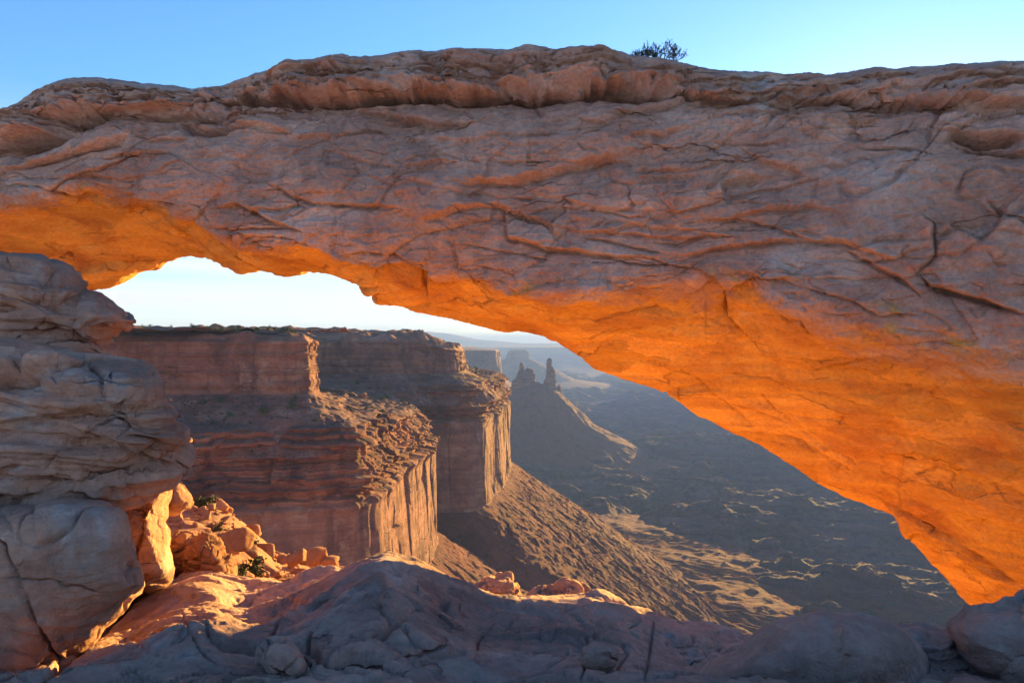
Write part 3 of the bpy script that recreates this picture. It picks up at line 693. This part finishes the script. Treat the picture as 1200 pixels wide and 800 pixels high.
zoffL.w = ([0, 1, 2, 2.6, 6], [.2, 1, .5, 0, 0])
LCON = [(-620,200),(-420,225),(-300,235),(-200,252),(-150,258),(-118,266),(-90,276),(-68,284),(-64,292),(-64,310),(-64,350),(-63,400),(-62,450),(-61,480),(-70,503),(-96,530),(-86,556),(-60,566),(-40,564),(-33,574),(-28,600),(-20,650),(-14,700),(-10,770),(-30,850),(-80,950),(-200,1050)]
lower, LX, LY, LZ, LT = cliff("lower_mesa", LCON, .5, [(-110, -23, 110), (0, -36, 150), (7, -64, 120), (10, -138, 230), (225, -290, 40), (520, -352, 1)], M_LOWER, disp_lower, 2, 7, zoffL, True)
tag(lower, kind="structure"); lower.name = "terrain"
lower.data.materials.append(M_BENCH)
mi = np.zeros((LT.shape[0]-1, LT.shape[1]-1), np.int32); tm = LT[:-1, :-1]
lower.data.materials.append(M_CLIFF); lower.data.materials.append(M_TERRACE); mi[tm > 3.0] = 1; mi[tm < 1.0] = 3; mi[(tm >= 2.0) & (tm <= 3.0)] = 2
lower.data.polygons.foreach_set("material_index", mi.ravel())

# ------------------------------------------------------------------ canyon floor
def build_floor():
    u = np.linspace(-400, 1600, 1500)[:, None]
    y = np.exp(np.linspace(math.log(260), math.log(25000), 1500))[None]
    X = (u-600)/F*y; Y = y+0*u
    wx = X+160*fbm(X, Y, 0*X, 900, 3); wy = Y+160*fbm(X+3000, Y, 0*X, 900, 3)
    h = 75*fbm(wx, wy, 0*X, 900, 5, .5)+44*fbm(wx, wy, 0*X, 420, 6, .52, ridged=True)+34*fbm(wx*.6, wy*1.5, 0*X, 170, 5, .5, ridged=True)
    h += 9*fbm(X, Y, 0*X, 60, 4, .55, ridged=True)*(1-smoothstep(2500, 4000, Y))
    q = h/17; h = 17*(np.floor(q)+smoothstep(.36, .64, q-np.floor(q)))*.35+.65*h      # terraces
    sx = X-(130+.10*Y+60*np.sin(Y/210)+25*np.sin(Y/77))           # dry wash
    h = h-30*np.exp(-(sx/(14+Y*.015))**2)
    Z = -372+h*smoothstep(150, 600, Y)*(1-.75*smoothstep(9000, 20000, Y))
    Z = Z+190*smoothstep(6500, 16000, Y)
    o = mesh_obj("canyon_floor", np.stack([X, Y, Z], -1), grid_faces(1500, 1500), M_FLOOR)
    return tag(o, kind="structure")
build_floor()

# ------------------------------------------------------------------ talus cones with towers, far mesas
def butte(name, cx, cy, ring, prof, mat, dispf, n=420, parent=None, loc=None):
    """closed plan outline 'ring' (list of radii by angle) swept down a profile of (scale, extra offset, z, rows)"""
    a = np.linspace(0, 2*math.pi, n, endpoint=False)
    R = np.interp(a, np.linspace(0, 2*math.pi, len(ring)+1), list(ring)+[ring[0]])
    sc = []; of = []; zz = []; tt = []
    for k in range(len(prof)-1):
        m = prof[k][3]; q = np.linspace(0, 1, m, endpoint=(k == len(prof)-2))
        for arr, i in ((sc, 0), (of, 1), (zz, 2)): arr += list(prof[k][i]+(prof[k+1][i]-prof[k][i])*q)
        tt += list(k+q)
    sc, of, zz, tt = map(np.array, (sc, of, zz, tt))
    r = R[:, None]*sc[None]+of[None]
    X = cx+r*np.cos(a)[:, None]; Y = cy+r*np.sin(a)[:, None]; Z = zz[None]+0*r; T = tt[None]+0*r
    dr, dZ = dispf(X, Y, Z, T)
    r = r+dr*np.clip(r/20, 0, 1); X = cx+r*np.cos(a)[:, None]; Y = cy+r*np.sin(a)[:, None]; Z = Z+dZ
    P = np.stack([X, Y, Z], -1).transpose(1, 0, 2)
    return mesh_obj(name, P, grid_faces(P.shape[0], n, True), mat, parent=parent, loc=loc or (cx, cy, float(Z.min())))
def disp_cone(X, Y, Z, T):
    tal = smoothstep(1, 1.2, T)
    return 14*tal*fbm(X, Y, 0*X, 110, 4, ridged=True)+5*fbm(X, Y, Z, 30, 3), 3*fbm(X, Y, 0*X, 20, 3)*tal
cone = butte("talus_hill", 70, 2050, [75,70,60,70,95,70,60,65], [(.02,0,-118,8),(.9,0,-150,6),(1,6,-165,60),(1.0,95,-250,60),(1,260,-335,30),(1,540,-378,1)], M_BENCH, disp_cone)
cone.name = "terrain"; tag(cone, kind="structure")
def spire(name, pts, y0, depth, seed, label):
    """a fin of rock: outline pieces (u centre, v top, v bottom, half width)"""
    e = tag(empty(name, ((pts[0][0]-600)/F*y0, y0, (400-pts[0][2])/F*y0)), label, "rock spire")
    for (uc, prof) in [(p[0], p[3]) for p in pts]:
        vv = np.array([q[0] for q in prof], float); hw = np.array([q[1] for q in prof], float); cu = np.array([q[2] if len(q) > 2 else uc for q in prof], float)
        v = np.linspace(vv[0], vv[-1], 90); w_ = np.interp(v, vv, hw)/F*y0; cx = (np.interp(v, vv, cu)-600)/F*y0
        a = np.linspace(0, 2*math.pi, 80, endpoint=False)
        ca, sa = np.cos(a), np.sin(a); ca = np.sign(ca)*np.abs(ca)**.7; sa = np.sign(sa)*np.abs(sa)**.7
        X = cx[:, None]+w_[:, None]*ca[None]; Y = y0+depth*(w_[:, None]/w_.max())**.5*sa[None]; Z = ((400-v)/F*y0)[:, None]+0*X
        k = 1+.22*facets(X+seed*100, Y, Z, 9, 9, 26)+.10*facets(X, Y+seed*50, Z, 4, 4, 8)+.08*strata(Z, 6, seed)
        X = cx[:, None]+(X-cx[:, None])*k; Y = y0+(Y-y0)*k
        mesh_obj("tower", np.stack([X, Y, Z], -1), grid_faces(90, 80, True, True), M_LOWER, parent=e, loc=(float(cx.mean()), y0, float(Z.min())))
    return e
spire("rock_spire", [(612,0,466,[(424,.5,611),(427,2.2,611),(432,3.2),(440,5,610),(450,8,608),(466,12,607)]), (620,0,466,[(431,1,618),(432.5,5,620),(440,6,621),(452,7.5,620),(466,11,619)])], 2050, 22, 1, "left jagged spire pair standing on the hazy talus hill")
spire("rock_spire", [(643,0,470,[(419.5,1.2,644),(421,2.6,644),(428,3.2,643.5),(432,4.4,645),(444,6,645),(455,9,643),(470,15,642)]), (655,0,468,[(451,.8,655),(453,1.8,655),(468,4,656)])], 2080, 20, 2, "right slender spire, the tallest on the talus hill")
def disp_far(X, Y, Z, T):
    return 60*fbm(X, Y, 0*X, 500, 4)+16*facets(X, Y, Z, 70, 70, 200)*(T > .9)*(T < 3.2), 0*X
tag(butte("butte", 45, 5200, [125,95,80,95,125,95,80,95], [(.03,0,-62,6),(.5,0,-64,4),(.62,0,-85,14),(.66,8,-130,10),(1.15,0,-150,20),(1.0,320,-290,12),(1,700,-345,10),(1,1500,-372,1)], M_FAR,
    lambda X, Y, Z, T: (14*fbm(X, Y, 0*X, 90, 3)+6*facets(X, Y, Z, 30, 30, 80), 0*X)), "blue hazy flat-topped butte behind the two spires", "butte")
def disp_wall(X, Y, Z, T, s):
    f = smoothstep(1.9, 2.0, T)*(1-smoothstep(3.0, 3.2, T))
    return 12*fbm(X, Y, Z*.2, 90, 3)+f*(8*facets(X, Y, Z, 26, 26, 90)+3*facets(X, Y, Z, 9, 9, 30)), 2*fbm(X, Y, 0*X, 30, 3)*(1-f)
c3 = cliff("far_cliff", [(-2400,3300),(-1200,2860),(-700,2700),(-350,2640),(-210,2600),(-110,2600),(-62,2630),(-55,2760),(-80,3000),(-350,3500)], 5, [(-500,-24,14),(0,-34,6),(2,-40,60),(14,-140,40),(130,-235,30),(420,-372,1)], M_FAR, disp_wall, 12, 60)
tag(c3, "far bluish cliff with pale sunlit corner left of the spires", "cliff")
def disp_hor(X, Y, Z, T, s):
    return 500*fbm(X, Y, 0*X, 3000, 4)+150*fbm(X, Y, 0*X, 600, 3, ridged=True), 6*fbm(X, Y, 0*X, 900, 3)
for (yy, z0, z1, off, lab) in ((9000,-80,-190,0,"dim layered mesa across the canyon, nearest of the hazy mesas"),(15000,-55,-180,3000,"long flat blue mesa forming the horizon behind the butte")):
    m_ = cliff("mesa", [(-1.6*yy,yy*1.05),(-.8*yy,yy*.93),(-.3*yy,yy*1.1),(.0*yy,yy*1.0),(.25*yy,yy*1.12),(.6*yy,yy*.98),(1.7*yy,yy*1.1)], yy/500, [(-yy*.3, z0+6, 8),(0, z0, 20),(150, z0-60, 20),(900, z1-60, 10),(2600, -380, 1)], M_FAR, disp_hor, 500, 1500)
    tag(m_, lab, "mesa")
def build_mountain():
    n, m = 300, 40
    x = np.linspace(-9000, 5000, n)[:, None]; t = np.linspace(-1, 1, m)[None]
    hgt = ip(x, [(-9000,190),(-4500,300),(-3300,300),(-2250,370),(-1700,390),(-1200,350),(-650,230),(300,150),(4500,120)])
    Y = 13500+t*1500+0*x; Z = (hgt+25*fbm(x+0*t, Y, 0*Y, 900, 4))*(1-np.abs(t)**1.3)-190
    return tag(mesh_obj("hills", np.stack([x+0*t, Y, Z], -1), grid_faces(n, m), M_FAR), kind="structure")
build_mountain()
east_blocker = cliff("terrain", [(1450,5300),(1900,4900),(2500,4950),(3000,4500),(3600,4550),(4300,3900),(5600,3600)][::-1], 12, [(-900,-130,10),(0,-140,20),(20,-190,20),(300,-270,20),(700,-380,1)], M_FAR, disp_wall, 60, 200)  # unseen mesa behind the arch, added to cast shade on the canyon floor
tag(east_blocker, kind="structure")

# ------------------------------------------------------------------ scrub
def bush_mesh(name, seed, nl=420, h=1.0, rr=.75, leaf=.075, mat=M_LEAF):
    rs = np.random.RandomState(seed)
    c = rs.normal(size=(14, 3))*np.array([.33*rr, .33*rr, .2])+np.array([0, 0, .45*h])
    k = rs.randint(0, 14, nl); p = c[k]+rs.normal(size=(nl, 3))*.13; p[:, 2] = np.abs(p[:, 2])
    a = rs.normal(size=(nl, 3)); a /= np.linalg.norm(a, axis=1, keepdims=True); b = np.cross(a, rs.normal(size=(nl, 3))); b /= np.linalg.norm(b, axis=1, keepdims=True)
    s = leaf*rs.uniform(.6, 1.4, (nl, 1))
    V = np.stack([p-a*s, p+b*s*.6, p+a*s, p-b*s*.6], 1).reshape(-1, 3)
    Fq = np.arange(nl*4).reshape(-1, 4)
    o = mesh_obj(name, V, Fq, mat, smooth=False); d = o.data; bpy.data.objects.remove(o); return d
BUSH = [bush_mesh("scrub", k, 320, leaf=.1) for k in range(4)]
def put_bush(x, y, z, s, lab, grp):
    o = bpy.data.objects.new("bush", rnd.choice(BUSH)); COL.objects.link(o)
    o.location = (x, y, z-.05*s); o.scale = (s*rnd.uniform(.9, 1.4), s*1.1, s); o.rotation_euler = (0, 0, rnd.uniform(0, 6.28))
    tag(o, lab, "bush", grp)
def vert(o): 
    a = np.empty(len(o.data.vertices)*3, np.float32); o.data.vertices.foreach_get("co", a); return a.reshape(-1, 3)
VA = vert(cliffA)
U_A = 600+F*VA[:, 0]/VA[:, 1]
sel = np.where((U_A > 130) & (U_A < 380) & (VA[:, 1] < 430) & (VA[:, 2] > 2.5))[0]
for k in range(105):
    p = VA[rnd.choice(list(sel[::37]))]
    put_bush(p[0], p[1], p[2], rnd.uniform(1.3, 2.9), "dark green scrub bush on the flat plateau above the nearest cliff", "scrub bushes on the plateau")
LU = 600+F*LX/LY
s1 = np.argwhere((LT < .97) & (LT > .05) & (LU > 190) & (LU < 480) & (LY < 420))
selF = list(np.where((U_A > 190) & (U_A < 375) & (VA[:, 2] < -24) & (VA[:, 2] > -33))[0])
for k in range(82):
    i, j = s1[rnd.randrange(len(s1))]
    q_ = VA[rnd.choice(selF)] if k % 2 else (LX[i, j], LY[i, j], LZ[i, j])
    put_bush(q_[0], q_[1], q_[2], rnd.uniform(1.2, 3.2), "small dark bush on the bare bench below the nearest cliff", "bushes on the near bench")
s2 = np.argwhere((LT < .97) & (LT > .0) & (LU > 380) & (LU < 600) & (LY > 430))
for k in range(92):
    i, j = s2[rnd.randrange(len(s2))]
    put_bush(LX[i, j], LY[i, j], LZ[i, j], rnd.uniform(1.6, 3.6), "dark bush dotted on the terrace below the second cliff", "bushes on the far terrace")
s3 = np.argwhere((RV < 700))
for k in range(18):
    i, j = s3[rnd.randrange(len(s3))]
    if j > 175: continue
    put_bush(RX[i, j], RY[i, j], RZ[i, j], rnd.uniform(.2, .42), "dry olive scrub tuft among the blocks of the rubble slope", "scrub tufts on the rubble slope")

for k in range(150):
    i, j = (s1 if k < 70 else s2)[rnd.randrange(len(s1 if k < 70 else s2))]
    if k < 40: q_ = VA[rnd.choice(selF)]
    else: q_ = (LX[i, j], LY[i, j], LZ[i, j])
    o = bpy.data.objects.new("fallen_boulder", ROCKS[k % 6]); COL.objects.link(o); sz = math.exp(rnd.gauss(.05, .5))
    o.location = (q_[0], q_[1], q_[2]+.1*sz); o.scale = (sz,)*3; o.rotation_euler = (rnd.uniform(-.4, .4), rnd.uniform(-.4, .4), rnd.uniform(0, 6.28))
    tag(o, "fallen block of red rock lying on the scrubby benches below the cliffs", "boulder", "fallen blocks on the benches")

# bare shrubs on the crest of the arch
def twig_shrub(cu, vt, y, hh, wd, seed, lab):
    rs = np.random.RandomState(seed)
    V = []; Fq = []
    def seg(a, b, r0, r1):
        a, b = np.array(a), np.array(b); d = b-a; d = d/np.linalg.norm(d); p = np.cross(d, (.3, .9, .1)); p /= np.linalg.norm(p); q = np.cross(d, p)
        i = len(V)
        for (c, r) in ((a, r0), (b, r1)):
            for k in range(4):
                t = k*math.pi/2; V.append(c+r*(p*math.cos(t)+q*math.sin(t)))
        for k in range(4): Fq.append((i+k, i+(k+1) % 4, i+4+(k+1) % 4, i+4+k))
    base = np.array([(cu-600)/F*y, y, (400-vt)/F*y-.05])
    def grow(p, d, L, r, dep):
        e = p+d*L; seg(p, e, r, r*.7)
        if dep == 0: return
        for _ in range(rs.randint(2, 5)):
            nd = d+rs.normal(size=3)*.42; nd[2] = abs(nd[2])+.25; nd /= np.linalg.norm(nd)
            grow(p+d*L*rs.uniform(.4, 1), nd, L*rs.uniform(.55, .85), r*.6, dep-1)
    for k in range(5):
        d = np.array([rs.normal()*wd, rs.normal()*.2, 1.0]); d /= np.linalg.norm(d)
        grow(base+np.array([rs.normal()*.06*wd*3, 0, 0]), d, hh*.36, .010, 4)
    V = np.array(V)
    o = mesh_obj("shrub", V, np.array(Fq), M_STEM, loc=tuple(base))
    lv = []
    P = V[rs.randint(0, len(V), 700)]; P = P[P[:, 2] > base[2]+.06]
    a = rs.normal(size=P.shape); a /= np.linalg.norm(a, axis=1, keepdims=True); b = np.cross(a, rs.normal(size=P.shape)); b /= np.linalg.norm(b, axis=1, keepdims=True)
    L = np.stack([P-a*.014, P+b*.008, P+a*.014, P-b*.008], 1).reshape(-1, 3)
    mesh_obj("foliage", L, np.arange(len(L)).reshape(-1, 4), M_LEAF, parent=o, loc=tuple(base), smooth=False)
    tag(o, lab, "shrub")
twig_shrub(750, 75, 11.9, .36, .35, 1, "leftmost and lowest bare shrub on top of the arch")
twig_shrub(766, 75, 11.9, .44, .3, 2, "middle bare shrub on top of the arch")
twig_shrub(785, 78, 11.9, .58, .22, 3, "tallest twiggy shrub on top of the arch, furthest right")

# ------------------------------------------------------------------ haze
def build_haze():
    x0, x1, y0, y1, z0, z1 = -40000, 40000, -2500, 26000, -500, 190
    V = [(x, y, z) for x in (x0, x1) for y in (y0, y1) for z in (z0, z1)]
    Fq = [(0,1,3,2),(4,6,7,5),(0,4,5,1),(2,3,7,6),(0,2,6,4),(1,5,7,3)]
    m = bpy.data.materials.new("haze_air"); m.use_nodes = True
    n, l = m.node_tree.nodes, m.node_tree.links
    n.remove(n["Principled BSDF"])
    v = n.new('ShaderNodeVolumePrincipled'); v.inputs['Color'].default_value = (.26, .44, 1.0, 1); v.inputs['Density'].default_value = HAZE
    v.inputs['Anisotropy'].default_value = 0.0
    l.new(v.outputs[0], n["Material Output"].inputs['Volume'])
    return tag(mesh_obj("haze", V, Fq, m, smooth=False), kind="stuff")
HAZE = 1.05e-4
build_haze()
